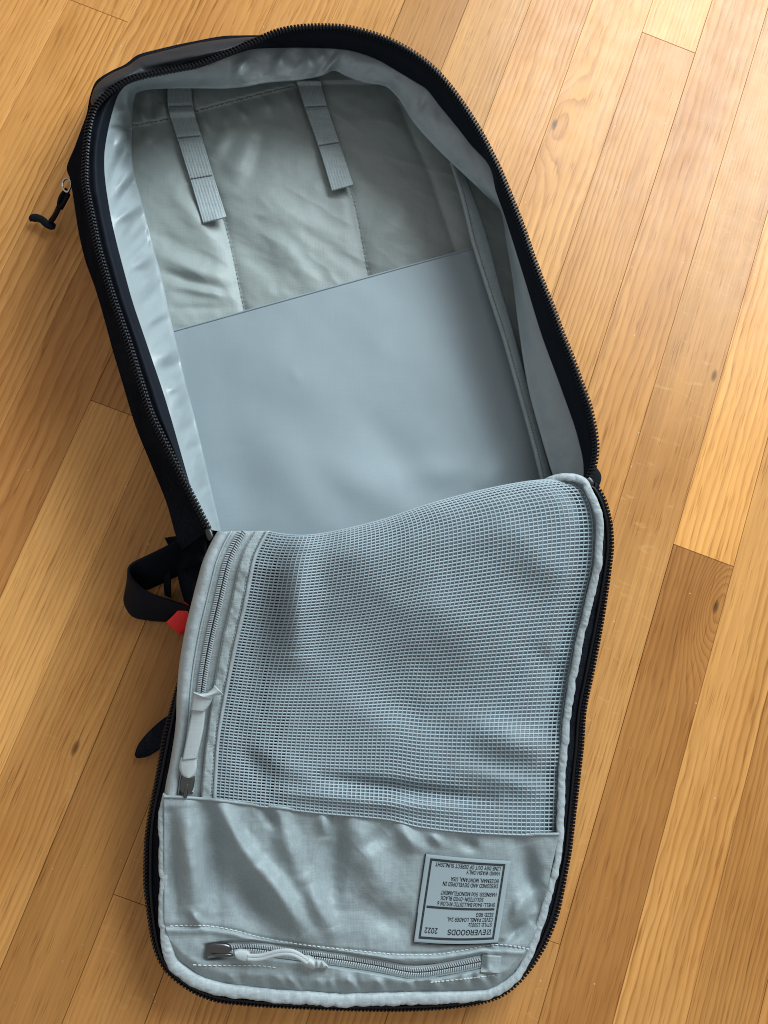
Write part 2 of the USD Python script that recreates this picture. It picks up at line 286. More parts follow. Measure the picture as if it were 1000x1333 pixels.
for k in range(-27, 20):
    r = np.random.default_rng(1000 + k)
    ends = sorted(known_ends.get(k, []))
    cuts = list(ends) if ends else ([] if -12 <= k <= 5 else [r.uniform(-.5, .5)])
    lo, hi = -1.5, 1.9
    c = (cuts[0] if cuts else r.uniform(-.75, -.62)); 
    if not cuts: cuts = [c, c + r.uniform(1.5, 1.7)]
    while cuts[0] > lo: cuts.insert(0, cuts[0] - (r.uniform(.95, 1.3) if -12 <= k <= 5 else r.uniform(.4, 1.2)))
    while cuts[-1] < hi: cuts.append(cuts[-1] + (r.uniform(.95, 1.3) if -12 <= k <= 5 else r.uniform(.4, 1.2)))
    base_i = 0
    if ends: base_i = cuts.index(ends[0]) - 1
    elif -12 <= k <= 5: base_i = int(np.searchsorted(cuts, 0.0)) - 1
    for i in range(len(cuts) - 1):
        g0, g1 = 0.00006 + 0.0002 * r.random() ** 2, 0.00006 + 0.0002 * r.random() ** 2
        x0, x1 = g0, PITCH - g1
        y0, y1 = 0.0002, cuts[i + 1] - cuts[i] - 0.0002
        top = r.uniform(-0.00008, 0.0)
        V = np.array([[x0, y0, -.018], [x1, y0, -.018], [x1, y1, -.018], [x0, y1, -.018],
                      [x0, y0, top - BEV], [x1, y0, top - BEV], [x1, y1, top - BEV], [x0, y1, top - BEV],
                      [x0 + BEV, y0 + BEV, top], [x1 - BEV, y0 + BEV, top], [x1 - BEV, y1 - BEV, top], [x0 + BEV, y1 - BEV, top]])
        q = np.array([[0, 1, 5, 4], [1, 2, 6, 5], [2, 3, 7, 6], [3, 0, 4, 7], [4, 5, 9, 8], [5, 6, 10, 9], [6, 7, 11, 10], [7, 4, 8, 11], [8, 9, 10, 11], [3, 2, 1, 0]])
        g = usdkit.mesh(stage, numbered('/World/floor', 'plank'), (V, tri(q)), MAT['oak'], False)
        o = N_DIR * (OFF0 + PITCH * k) + A_DIR * cuts[i]
        mm = np.eye(4); mm[0, :2], mm[1, :2], mm[3, :2] = N_DIR, A_DIR, o
        g.AddTransformOp().Set(Gf.Matrix4d(*mm.ravel().tolist()))
        key = (k, i - base_i)
        t = HONEY * (1 + (np.array(tone[key]) - 1) * np.array([1.35, 1.3, 1.2]) if key in tone else np.array([1, .96, .9]) * r.uniform(.85, 1.15))
        gk = kindof.get(key, (r.choice([1.0, 2.0, 5.0]), r.choice([0, 0, .4])))
        pv = UsdGeom.PrimvarsAPI(g)
        pv.CreatePrimvar('tint', Sdf.ValueTypeNames.Color3fArray, 'constant').Set([Gf.Vec3f(*map(float, t))])
        pv.CreatePrimvar('shift', Sdf.ValueTypeNames.Color3fArray, 'constant').Set([Gf.Vec3f(float(r.uniform(0, 9)), float(r.uniform(0, 9)), 0.0)])
        kp = (9.0, 9.0, 0.0)
        for (qx, qy, st) in KNOTS:
            w_ = at(qx, qy, 0.0)[:2] - o; kl = (float(w_ @ N_DIR), float(w_ @ A_DIR))
            if 0 < kl[0] < PITCH and 0 < kl[1] < y1: kp = (kl[0], kl[1], st)
        fq = FIG.get(key, (float(r.choice([110, 150, 200, 250])), float(r.uniform(.45, .9))))
        pv.CreatePrimvar('figure', Sdf.ValueTypeNames.Color3fArray, 'constant').Set([Gf.Vec3f(fq[0], fq[1], 0.0)])
        pv.CreatePrimvar('knot', Sdf.ValueTypeNames.Color3fArray, 'constant').Set([Gf.Vec3f(*kp)])
        pv.CreatePrimvar('grain', Sdf.ValueTypeNames.FloatArray, 'constant').Set([float(gk[0])])
        pv.CreatePrimvar('fleck', Sdf.ValueTypeNames.FloatArray, 'constant').Set([float(gk[1])])
sub = usdkit.mesh(stage, '/World/floor/subfloor', (np.array([[-1.9, -1.9, -.0185], [1.9, -1.9, -.0185], [1.9, 2.1, -.0185], [-1.9, 2.1, -.0185]]), np.array([[0, 1, 2], [0, 2, 3]])), MAT['subfloor_dark'], False)

# ------------------------------------------------------------------ backpack
bag = UsdGeom.Xform.Define(stage, '/World/backpack'); bag.AddTranslateOp().Set(Gf.Vec3d(*BASE.tolist()))
meta(bag.GetPrim(), label='black backpack lying unzipped on the oak floor, grey lining and mesh flap folded open', category='backpack')

RIM = [(272, 690, .098), (250, 646, .099), (226, 598, .1), (202, 550, .1), (184, 500, .1), (167, 445, .1), (146, 384, .1), (134, 345, .1), (125, 310, .1), (118, 275, .1), (112, 245, .1), (111, 212, .1), (114, 175, .101), (121, 145, .102), (135, 125, .103), (155, 110, .104), (175, 101, .105),
       (200, 95, .105), (225, 90, .105), (250, 85.5, .106), (275, 77, .107), (300, 67, .108), (325, 56, .109), (350, 45, .11), (375, 37.5, .11), (400, 34.5, .11), (425, 34, .11), (450, 35.5, .11), (475, 41, .11), (500, 49, .11), (525, 61, .11), (550, 77, .11), (575, 100, .11), (595, 125, .11), (612, 150, .11), (627, 175, .11), (640, 200, .11), (652, 225, .11),
       (663, 252, .11), (680, 295, .11), (692, 330, .11), (707, 370, .11), (720, 402, .11), (732, 435, .11), (745, 467, .11), (755, 495, .109), (765, 522, .108), (772, 550, .107), (776, 575, .105), (775, 597, .103), (771, 613, .102), (764, 626, .1)]
BAND = [(276, 690, .09), (250, 640, .088), (240, 605, .087), (225, 552, .086), (208, 497, .086), (192, 450, .086), (177, 406, .086), (160, 347, .086), (147, 295, .086), (139, 250, .086), (136, 222, .086), (136.5, 195, .086), (141, 168, .087), (148, 140, .088), (160, 115, .09), (178, 105, .094), (200, 99, .096), (225, 94.5, .097), (250, 90, .098), (275, 82.5, .098), (300, 73, .096), (320, 66, .092), (350, 62.5, .088), (400, 62, .086), (445, 64, .086), (475, 71, .086), (500, 82, .086), (530, 100, .086), (550, 112, .086), (572, 137, .086), (595, 165, .086), (612, 187, .086), (630, 206, .086), (640, 223, .086), (646, 250, .086), (659, 287, .086), (671, 325, .086), (685, 370, .086), (697, 410, .086), (712, 455, .086), (728, 498, .086), (746, 548, .086), (757, 588, .086), (760, 614, .087), (756, 632, .088)]
SIL = [(238, 716, .05), (230, 700, .05), (217, 655, .05), (197, 605, .05), (175, 550, .05), (160, 500, .05), (146, 453, .05), (135, 412, .05), (124, 375, .05), (110, 335, .05), (102, 300, .05), (95, 255, .052), (91, 232, .055), (87, 218, .058), (97, 192, .058), (105, 170, .06), (113, 147, .062), (116, 130, .064), (124, 107, .066), (145, 92, .068), (162, 84, .07), (180, 71, .072), (205, 64, .074), (250, 54, .076), (300, 46, .078), (346, 45.5, .08)]
NR = 620
rim = spl(RIM, NR); band = spl(BAND, NR)
i0 = 24                                            # RIM point where the outside goes out of sight
right = [(p[0], p[1], max(.045, .08 - .0015 * j * 3)) for j, p in enumerate(shift(RIM[i0:], 9).tolist())]
# match outside to rim by index so that the loft does not twist
kr = np.r_[np.linspace(0, i0 - 1, len(SIL)), np.arange(i0, len(RIM))]
sil_pts = np.array(SIL + right)
chord = np.r_[0, np.cumsum(np.linalg.norm(np.diff(np.array(RIM)[:, :2], axis=0), axis=1))]; chord /= chord[-1]
ks = np.interp(kr, np.arange(len(RIM)), chord)
sil = PchipInterpolator(ks, sil_pts)(np.linspace(0, 1, NR))
lipo = rim.copy(); d = sil[:, :2] - rim[:, :2]; dl = np.maximum(np.linalg.norm(d, axis=1, keepdims=True), 1e-6)
lipo[:, :2] += d / dl * np.minimum(dl, 5.0); lipo[:, 2] -= .001
mid = sil * .62 + rim * .38; mid[:, 2] = rim[:, 2] * .55 + sil[:, 2] * .45
foot = shift(sil, 26); foot[:, 2] = .002
low = shift(sil, 5); low[:, 2] = .024
G = loft([lipo, mid, sil, low, foot], NR, 34)
damp = np.sin(np.linspace(0, 1, 34) * np.pi)[:, None]
G[..., 2] += damp * (soft(G[..., 0], G[..., 1], 26, .004, 3) + crumple(G[..., 0], G[..., 1], 40, .002, 5))
# close the bottom wall of the bag along the hinge
shell = sheet_mesh(G)
hl = np.array([G[:, -1], G[:, 0]]); hw = hl[0][:, None] + (hl[1] - hl[0])[:, None] * np.linspace(0, 1, 40)[None, :, None]
hw[..., 1] += 25; hw = hw[hw[..., 2].max(1) < .06]
part('shell', join([shell, sheet_mesh(hw)]), 'black_shell', label='black outer fabric with a soft bulging side')
TL = [(118, 132, .096), (128, 108, .097), (146, 95, .098), (166, 86, .099), (184, 74, .1), (210, 67, .101), (252, 57, .103), (300, 50, .104), (335, 48, .106)]
TR = [(126, 138, .099), (140, 122, .1), (158, 108, .101), (178, 98, .102), (203, 92, .102), (228, 86, .103), (258, 78, .104), (302, 63, .105), (342, 49, .106)]
part('top_panel', slab(TL, TR, .004, 90, 12, .003, lambda x, y: soft(x, y, 18, .003, 9, (3, 1), -.35) + ridges(x, y, [(190, 85, 330, 58, 4, .003), (140, 112, 180, 92, 5, .003)])), 'black_panel')

# zipper tape band inside the rim and the coil teeth
mid = (rim + band) / 2; mid[:, 2] = (rim[:, 2] + band[:, 2]) / 2 + np.where(np.arange(NR) < NR * .42, .004, .001)
edge = rim.copy(); edge[:, 2] -= .0015
G = loft([edge, rim * .8 + band * .2 - [0, 0, .002], mid, band], NR, 18)
G[..., 2] += soft(G[..., 0], G[..., 1], 30, .0012, 11)
part('zipper_tape', sheet_mesh(G), 'black_tape')
Pr = at(rim[:, 0], rim[:, 1], rim[:, 2] + .0012)
part('zipper_teeth', teeth(Pr, .0027, .0025, .00082, .0012, .0006), 'black_teeth', smooth=False, kind='stuff')
part('zipper_cord', tube(Pr + [0, 0, -.0008], .0013, 6), 'black_teeth')

# lining
LIN = [(288, 692, .047), (271, 618, .047), (254, 545, .047), (241, 495, .047), (230, 447, .046), (220, 405, .040), (212, 367, .034), (197, 312, .034), (184, 260, .034), (175, 226, .034), (172, 195, .036), (172, 168, .04), (173, 140, .05), (177, 122, .064), (200, 116, .07), (250, 115, .073), (287, 115.5, .074), (312, 114, .074), (350, 107.5, .074), (387, 104.5, .074), (421, 98, .074), (434, 92, .072), (450, 99, .07), (475, 108, .07), (500, 112, .07), (515, 124, .07), (537, 158, .07), (575, 200, .07), (607, 230, .07), (630, 252, .07), (652, 276, .068), (660, 320, .066), (667, 360, .066), (675, 425, .066), (686, 497, .066), (702, 560, .066), (722, 625, .066)]
NL = 700
lb = spl(BAND, NL); l1 = PchipInterpolator(np.linspace(0, 1, len(LIN)), np.array(LIN))
# index of the fold edge along the band, by nearest points
bb = spl(BAND, 2000); pins = []
prev = 0
for p in LIN:
    dd = np.linalg.norm(bb[:, :2] - np.array(p[:2]), axis=1); dd[:prev] = 1e9
    j = int(np.argmin(dd)); j = max(j, prev + 12); j = min(j, 1999 - 12 * (len(LIN) - 1 - len(pins))); pins.append(j / 1999); prev = j
pins[0], pins[-1] = 0.0, 1.0
l1 = PchipInterpolator(np.array(pins), np.array(LIN))(np.linspace(0, 1, NL))
l2 = shift(l1, -9); l2[:, 2] = np.minimum(l1[:, 2] - .004, .031)
lm_ = (lb + l1) / 2; leftness = 1 - sstep(.36, .44, np.linspace(0, 1, NL))
lm_[:, 2] = (lb[:, 2] + l1[:, 2]) / 2 + .004 - .002 * (1 - leftness)
lh = lb * .12 + l1 * .88; lh[:, 2] = l1[:, 2] + np.where(leftness > .5, .004, .003)
lb_ = lb.copy(); lb_[:, 2] -= .001
G = loft([lb_, lm_, lh, l1, l2], NL, 56)
X, Y = G[..., 0], G[..., 1]
w = np.sin(np.clip(np.linspace(0, 1.35, 56), 0, 1) * np.pi)[:, None] ** .7
LF = [(143, 236, 163, 186, 4, -.004), (152, 268, 176, 228, 4, -.004), (160, 236, 176, 205, 5, .003), (163, 312, 184, 276, 5, -.003), (172, 338, 196, 312, 4, -.003), (186, 400, 206, 372, 6, -.003), (196, 420, 222, 402, 5, .003), (206, 486, 238, 470, 6, -.003), (216, 510, 236, 500, 5, .003), (150, 200, 160, 172, 5, .004), (240, 588, 262, 578, 5, -.002), (256, 640, 272, 630, 5, -.002),
      (150, 250, 180, 215, 6, .006), (148, 290, 186, 262, 6, .006), (160, 330, 195, 296, 7, -.004), (170, 350, 200, 330, 6, .004), (178, 205, 160, 185, 8, .004), (190, 440, 215, 410, 8, -.003), (200, 470, 232, 452, 7, .003), (222, 530, 244, 505, 8, .003), (235, 570, 252, 545, 8, -.003),
      (250, 610, 268, 600, 8, .002), (150, 150, 172, 140, 5, .003), (142, 166, 172, 168, 2.5, -.004), (165, 120, 172, 160, 4, .004),
      (318, 70, 308, 112, 7, .009), (297, 78, 292, 112, 8, -.005), (368, 64, 362, 92, 6, .008), (345, 66, 335, 105, 10, -.005), (398, 64, 406, 92, 6, .008), (384, 64, 386, 100, 7, -.005), (418, 64, 424, 80, 4, .005), (444, 66, 422, 97, 4, .010), (436, 66, 410, 100, 5, -.004), (258, 92, 265, 112, 7, .004), (220, 100, 215, 115, 8, .003),
      (455, 75, 500, 88, 9, .004), (470, 88, 505, 100, 6, -.003), (545, 145, 556, 122, 4, -.008), (540, 150, 530, 142, 5, .004), (560, 165, 575, 150, 10, .004), (600, 205, 616, 200, 10, .003), (655, 300, 668, 340, 7, .004), (690, 460, 705, 470, 8, -.003), (700, 520, 735, 515, 8, .003), (655, 262, 640, 240, 6, -.004), (662, 280, 650, 275, 7, .004), (668, 380, 684, 366, 8, .004), (676, 410, 692, 404, 6, -.003), (682, 440, 704, 430, 9, .004), (690, 480, 716, 480, 6, -.003), (706, 548, 742, 545, 7, .003), (520, 110, 512, 100, 5, .004), (582, 190, 596, 172, 7, -.004), (560, 160, 568, 140, 6, .004), (715, 570, 752, 560, 9, -.003)]
G[..., 2] += w * ((.6 + 1.2 * leftness - .25 * sstep(.56, .64, np.linspace(0, 1, NL)))[None, :] * ridges(X, Y, [(a, b, c_, d_, e_ * 1.25, g_) for a, b, c_, d_, e_, g_ in LF]) + (.6 + .4 * (1 - sstep(.58, .64, np.linspace(0, 1, NL)))[None, :]) * (soft(X, Y, 22, .0022, 21) + crumple(X, Y, 24, .0018, 22, (1, 2.2), .7)))
part('lining', sheet_mesh(G), 'grey_lining', label='satin grey side lining, wrinkled and gathered at the top')
hemz = lambda x, y: 0 * x + .0365

# back panel of the compartment with two lengthwise seams
SEAM1 = [(222, 108), (234, 150), (262, 222), (293, 292), (318, 404), (345, 520)]
SEAM2 = [(393, 104), (412, 160), (436, 215), (456, 246), (481, 364), (508, 480)]
SEAM3 = [(520, 135), (540, 185), (560, 230), (584, 300), (600, 345)]
HEM = [(168, 164), (190, 160), (225, 153), (270, 140), (320, 127), (360, 117), (388, 111), (410, 107)]
def dist_to(px, py, path):
    q = spl([(a, b, 0) for a, b in path], 90)[:, :2]
    return np.sqrt(np.min((px[..., None] - q[:, 0]) ** 2 + (py[..., None] - q[:, 1]) ** 2, -1))
def backz(px, py):
    px, py = np.asarray(px, float), np.asarray(py, float)
    d1, d2, d3 = dist_to(px, py, SEAM1), dist_to(px, py, SEAM2), dist_to(px, py, SEAM3)
    dm = np.minimum(np.minimum(d1, d2), d3 * 1.2 + 2)
    z = .026 + .006 * (1 - np.exp(-dm / 22)) + .0015 * (1 - np.exp(-dm / 3.0))
    hq = np.interp(px, [p[0] for p in HEM], [p[1] for p in HEM])
    z += .003 * (1 - sstep(-1.5, 1.5, py - hq))
    fl = [(215, 235, 290, 330, 14, .004), (195, 300, 270, 340, 12, -.003), (210, 335, 300, 365, 9, .004), (225, 372, 300, 385, 6, .003), (215, 355, 290, 378, 6, -.0025), (228, 402, 300, 400, 5, -.002),
          (330, 180, 300, 240, 16, .005), (300, 170, 275, 205, 9, .004), (345, 160, 330, 220, 12, -.004), (330, 250, 440, 330, 22, .005), (300, 300, 370, 370, 16, -.004), (350, 300, 420, 380, 12, .003), (380, 290, 470, 350, 10, -.003), (310, 140, 322, 155, 6, .004), (290, 145, 296, 165, 6, .003), (262, 150, 272, 170, 6, .004), (345, 128, 352, 145, 6, .003), (370, 120, 380, 140, 7, .003), (185, 170, 200, 185, 8, .004),
          (440, 170, 460, 300, 20, .004), (480, 150, 540, 250, 24, -.003), (470, 330, 540, 260, 16, .003), (210, 130, 215, 150, 6, .004), (195, 128, 198, 155, 5, -.004), (250, 120, 258, 140, 7, .003), (180, 140, 190, 158, 5, .004)]
    z += 0.85 * ridges(px, py, fl) + soft(px, py, 40, .0018, 31) + crumple(px, py, 30, .0009, 33, (2.2, 1), .5)
    return z
BL = [(168, 99, 0), (166, 150, 0), (168, 195, 0), (171, 228, 0), (180, 262, 0), (193, 314, 0), (208, 369, 0), (226, 450, 0), (250, 548, 0), (288, 705, 0)]
BR_ = [(500, 86, 0), (545, 155, 0), (582, 196, 0), (616, 226, 0), (645, 256, 0), (668, 320, 0), (676, 360, 0), (684, 425, 0), (696, 497, 0), (735, 640, 0)]
G = np.swapaxes(loft([BL, BR_], 230, 190), 0, 1).copy(); G[..., 2] = backz(G[..., 0], G[..., 1])
bp = part('back_panel', sheet_mesh(G), 'back_lining', label='olive grey quilted back panel lining with sewn seams')
part('seam_stitching', stitch([(a, b, 0) for a, b in HEM], backz, .0022, .0011, .0003, .0004, zig=.6), 'dark_thread', parent=bp, smooth=False, kind='stuff')
for S in (SEAM1[2:], SEAM2[2:]):
    part('seam_stitching', stitch([(a, b, 0) for a, b in S], backz, .0016, .00045, .0002, .0002), 'dark_thread', parent=bp, smooth=False, kind='stuff')

# laptop sleeve
SL = [(219, 433, 0), (222, 450, 0), (233, 495, 0), (247, 547, 0), (264, 620, 0), (282, 690, 0), (304, 745, 0), (330, 850, 0)]
SR = [(622, 321, 0), (643, 385, 0), (664, 440, 0), (690, 520, 0), (712, 605, 0), (722, 650, 0), (728, 690, 0), (738, 790, 0)]
def sleevez(px, py):
    px, py = np.asarray(px, float), np.asarray(py, float)
    fl = [(350, 560, 420, 680, 30, .005), (470, 540, 560, 640, 26, -.005), (420, 600, 520, 660, 26, .005), (300, 590, 330, 680, 30, -.004), (520, 620, 620, 610, 20, .004), (620, 640, 660, 600, 16, .004), (300, 450, 440, 520, 40, .003), (450, 380, 600, 520, 50, .004), (380, 480, 390, 500, 8, .0008), (600, 430, 660, 590, 26, -.004)]
    return .041 + .006 * np.sin(np.clip((px - 240) / 420, 0, 1) * np.pi) + .5 * ridges(px, py, fl) + soft(px, py, 90, .0012, 41)
G = np.swapaxes(loft([SL, SR], 130, 130), 0, 1).copy(); G[..., 2] = sleevez(G[..., 0], G[..., 1])
sl = part('laptop_sleeve', sheet_mesh(G, .0014), 'sleeve_fabric', label='smooth pale blue grey laptop sleeve')
part('sleeve_hem', tube(at(G[0, :, 0], G[0, :, 1], G[0, :, 2] - .0001), .0009, 8), 'sleeve_fabric', parent=sl)
# binding strip on the right of the sleeve
b_l = [(585, 205, .050), (599, 250, .052), (617, 322, .054), (637, 385, .055), (655, 440, .056), (672, 500, .056), (690, 565, .056), (706, 630, .056)]
b_r = [(598, 205, .046), (615, 250, .048), (634, 305, .050), (651, 370, .052), (671, 440, .053), (687, 500, .053), (704, 565, .053), (722, 630, .053)]
bs = part('binding_strip', slab(b_l, b_r, .003, 120, 9, .0012, lambda x, y: soft(x, y, 20, .0008, 51)), 'webbing_fabric', label='grey sewn binding strip beside the laptop sleeve')
part('strip_stitching', stitch([(a + 4.5, b, c) for a, b, c in b_l], lambda x, y: np.interp(y, [p[1] for p in b_l], [p[2] for p in b_l]) + .0008, .0026, .0009, .00025, .0004), 'dark_thread', parent=bs, smooth=False, kind='stuff')
sk_l = [(600, 235, .031), (625, 300, .031), (645, 370, .031), (665, 440, .031), (684, 500, .031), (700, 565, .031), (716, 635, .031)]
sk_r = [(640, 250, .034), (662, 300, .034), (670, 360, .034), (678, 425, .034), (692, 497, .034), (712, 565, .034), (732, 635, .034)]
part('side_pocket', slab(sk_l, sk_r, .002, 90, 14, -.006, lambda x, y: soft(x, y, 30, .003, 53)), 'back_lining')

# webbing loops on the back panel
def webbing(L, R, bars, lab):
    ts = [b for b in bars]
    yl = lambda y: np.interp(y, [p[1] for p in L], np.linspace(0, 1, len(L)))
    n = 150
    A, B = spl(L, n), spl(R, n); t = np.linspace(0, 1, 25)[None, :, None]
    Gw = A[:, None] * (1 - t) + B[:, None] * t
    u = np.linspace(0, 1, n)[:, None]
    lift = np.full((n, 1), .0058)
    for b in ts: lift = lift - .0008 * np.exp(-((u - b) / .02) ** 2)
    lift = lift + .004 * np.clip((u - .9) / .1, 0, 1) ** 2 * (1 - 1.2 * np.abs(t[..., 0] - .6)); seg = np.zeros((n, 1)); e = [0] + ts + [1.0]
    for a, b in zip(e[:-1], e[1:]): seg = np.where((u >= a) & (u <= b), np.sin((u - a) / (b - a) * np.pi), seg)
    Gw[..., 2] = backz(Gw[..., 0], Gw[..., 1]).mean(1, keepdims=True) + lift + .0005 * np.maximum(seg, 0) ** .5 + .00030 * np.cos(t[..., 0] * 2 * np.pi * 8)
    wpart = part('webbing_loop', sheet_mesh(Gw, .0016), 'webbing_fabric', label=lab)
    for b in ts:
        j = int(b * (n - 1)); P = at(Gw[j, 1:-1, 0], Gw[j, 1:-1, 1], Gw[j, 1:-1, 2] + .0002)
        part('bar_tack', tube(P, .0006, 6), 'dark_thread', parent=wpart)
    return wpart
webbing([(218, 112, 0), (221, 150, 0), (230, 178, 0), (247, 232, 0), (264, 290, 0)], [(249, 112, 0), (254, 150, 0), (261, 172, 0), (277, 226, 0), (295, 282, 0)], [.15, .38, .68], 'left grey webbing loop strip, sewn at intervals')
webbing([(386, 104, 0), (396, 137, 0), (414, 188, 0), (432, 248, 0)], [(417, 104, 0), (425, 134, 0), (442, 185, 0), (460, 240, 0)], [.25, .6], 'right grey webbing loop strip, sewn at intervals')

# ------------------------------------------------------------------ front flap, folded down towards the viewer
ZY = PchipInterpolator([500, 640, 690, 705, 730, 770, 850, 950, 1040, 1150, 1260, 1500], [.104, .104, .104, .105, .104, .098, .082, .064, .052, .042, .036, .032])
def zf(px, py): return ZY(np.asarray(py, float) + .137 * (np.asarray(px, float) - 270))
PIPE_R = [(700, 632), (722, 623), (740, 621), (758, 626), (768, 642), (778, 664), (781, 704), (775, 752), (765, 792), (754, 840), (745, 888), (737, 940), (733, 992), (730, 1050), (727, 1112), (718, 1152), (708, 1188), (698, 1220), (684, 1254), (660, 1282), (628, 1296), (570, 1299), (490, 1301), (450, 1302), (395, 1299), (342, 1295), (300, 1290), (270, 1283), (244, 1270), (223, 1249), (215, 1218), (212, 1183), (213, 1144), (212, 1095), (212, 1057), (218, 1034)]
PIPE_L = [(224, 1005), (231, 975), (236, 940), (238, 900), (241, 860), (247, 820), (256, 775), (266, 740), (276, 715), (288, 698)]
TEETH_F = [(768, 632), (777, 636), (788, 660), (794, 690), (794, 722), (788, 768), (782, 808), (770, 872), (760, 920), (755, 980), (748, 1040), (741, 1100), (734, 1140), (726, 1180), (710, 1224), (694, 1252), (670, 1281), (642, 1299), (610, 1307), (570, 1312), (510, 1314), (450, 1313), (400, 1311), (360, 1309), (297, 1304), (265, 1296), (241, 1283), (220, 1266), (207, 1246), (199, 1220), (194, 1188), (190, 1153), (190, 1120), (192, 1085), (198, 1049), (204, 1019), (211, 980), (217, 950), (225, 920), (233, 890), (244, 840), (256, 790), (272, 740), (290, 705)]
NF = 620
pipe = spl([(a, b, 0) for a, b in PIPE_R[1:] + PIPE_L], NF); tf = spl([(a, b, 0) for a, b in TEETH_F], NF)
pipe[:, 2] = zf(pipe[:, 0], pipe[:, 1])
tf[:, 2] = np.maximum(zf(tf[:, 0], tf[:, 1]) - .011, .022)
# pair each edge point with its nearest piping point, kept in order
pj = np.maximum.accumulate([int(np.argmin(np.linalg.norm(pipe[:, :2] - p[:2], axis=1))) for p in tf])
pin = pipe[pj].copy(); ker = np.ones(9) / 9
for c in range(3): pin[:, c] = np.convolve(np.pad(pin[:, c], 4, 'edge'), ker, 'valid')
pin[:, 2] -= .004
mt = (pin + tf) / 2; mt[:, 2] = (pin[:, 2] + tf[:, 2]) / 2 - .001
tf_out = shift(tf, -2.2); b1 = shift(tf, 4); b1[:, 2] = tf[:, 2] * .6
b2 = shift(tf, 9 + 130 * np.maximum(tf[:, 2:3] - .035, 0)); b2[:, 2] = .002
G = loft([pin, mt, tf_out, b1, b2], NF, 24)
G[..., 2] += np.linspace(0, 1, 24)[:, None] * (1 - np.linspace(0, 1, 24)[:, None]) * soft(G[..., 0], G[..., 1], 20, .004, 61)
part('flap_shell', sheet_mesh(G), 'black_shell', label='black outer edge of the folded down front flap')
Pf = at(tf[:, 0], tf[:, 1], tf[:, 2] + .0012)
part('flap_zipper_teeth', teeth(Pf, .0027, lambda q: np.interp(q, [0, .38, .46, 1], [.0028, .0028, .0017, .0020])[:, None], .00085, .0013, .0009), 'black_teeth', smooth=False, kind='stuff')
k2 = int(NF * .30); inner = tf * .72 + pin * .28
Pi = at(inner[:, 0], inner[:, 1], np.maximum(tf[:, 2], inner[:, 2]) + .0004)
part('flap_zipper_cord', tube(Pi, .0014, 6), 'black_teeth')

# pale binding round the flap
pp = spl([(a, b, 0) for a, b in PIPE_R], 900)
s = np.linspace(0, 1, 900)
wr = meshkit.fbm(np.stack([s * 150, 0 * s, 0 * s], 1), 3, 71) - .5; wr2 = meshkit.fbm(np.stack([s * 90, 0 * s + 5, 0 * s], 1), 3, 72) - .5
rad = .0029 + .0014 * sstep(.50, .62, s) * (1 - sstep(.80, .95, s)) + .0008 * wr
rad *= sstep(0, .012, s) * .8 + .2
pp[:, 0] += wr2 * 3; pp[:, 1] += wr * 3
pz = zf(pp[:, 0], pp[:, 1]) + .001 + .0012 * wr2 - .006 * (1 - sstep(0, .03, s))
V, f = tube(at(pp[:, 0], pp[:, 1], pz), rad, 20, .6)
nrm = meshkit.fbm(V * [420, 420, 420], 3, 73) - .5
V = V + np.array([0, 0, 1.0]) * (nrm * .0014)[:, None]
part('edge_binding', (V, f), 'binding_fabric', label='pale grey wrinkled binding round the flap')

# zippered strip on the left of the flap
ZL = [(283, 692), (270, 716), (261, 740), (253, 770), (244, 806), (237, 842), (232, 878), (230, 908), (229, 940), (226, 965), (221, 995), (216, 1020), (213, 1042)]
ZR = [(351, 691), (331, 734), (319, 794), (307, 845), (295, 905), (287, 950), (283, 995), (281, 1042)]
nz = 200
zl, zr_ = spl([(a, b, 0) for a, b in ZL], nz), spl([(a, b, 0) for a, b in ZR], nz)
def strip(s0, s1, off, m=9, thick=.0, prof=None, seed=80, amp=.0005):
    t = np.linspace(s0, s1, m); Gs = zl[:, None] * (1 - t)[None, :, None] + zr_[:, None] * t[None, :, None]
    Gs[..., 2] = zf(Gs[..., 0], Gs[..., 1]) + off + soft(Gs[..., 0], Gs[..., 1], 14, amp, seed)
    if prof is not None: Gs[..., 2] += prof((t - s0) / (s1 - s0))[None, :]
    back = Gs[:1].copy(); back = np.repeat(back, 6, 0)
    for j in range(6): a = (6 - j) / 6; back[j, :, 1] += 9 * a; back[j, :, 0] += 3 * a; back[j, :, 2] -= .030 * a ** .8
    back[-1, :, 1] -= 1.0
    return np.concatenate([back, Gs])
zs = part('pocket_zipper_tape', sheet_mesh(strip(.16, .76, -.0005, 14, seed=81)), 'webbing_fabric', label='grey zipper tape of the mesh pocket')
part('twill_binding', sheet_mesh(strip(.0, .25, .0016, 12, prof=lambda t: .0035 * np.sqrt(np.clip(1 - (2 * t - 1) ** 2, 0, 1)) - .004 * (1 - t) ** 4, seed=82, amp=.0008)), 'binding_fabric')
part('pocket_zipper_flap', sheet_mesh(strip(.71, .93, .0016, 9, prof=lambda t: .0014 * np.sqrt(np.clip(1 - (2 * t - 1) ** 4, 0, 1)), seed=83, amp=.0016)), 'webbing_fabric')
part('net_edging', sheet_mesh(strip(.93, 1.02, .0012, 7, prof=lambda t: .0018 * np.sqrt(np.clip(1 - (2 * t - 1) ** 2, 0, 1)), seed=84)), 'binding_fabric')
def strip_line(s, off, t0=0.0, t1=1.0):
    q = zl * (1 - s) + zr_ * s; q = q[int(t0 * nz):int(t1 * nz)]
    return at(q[:, 0], q[:, 1], zf(q[:, 0], q[:, 1]) + off)
for s_, sl_ in ((.43, .0004), (.53, -.0004)):
    part('pocket_zipper_teeth', teeth(strip_line(s_, .0008, 0, .97), .00165, .0014, .0005, .0007, sl_), 'grey_teeth', parent=zs, smooth=False, kind='stuff')
part('zipper_gap', tube(strip_line(.48, .0003, 0, .97), .0005, 6), 'label_ink', parent=zs)
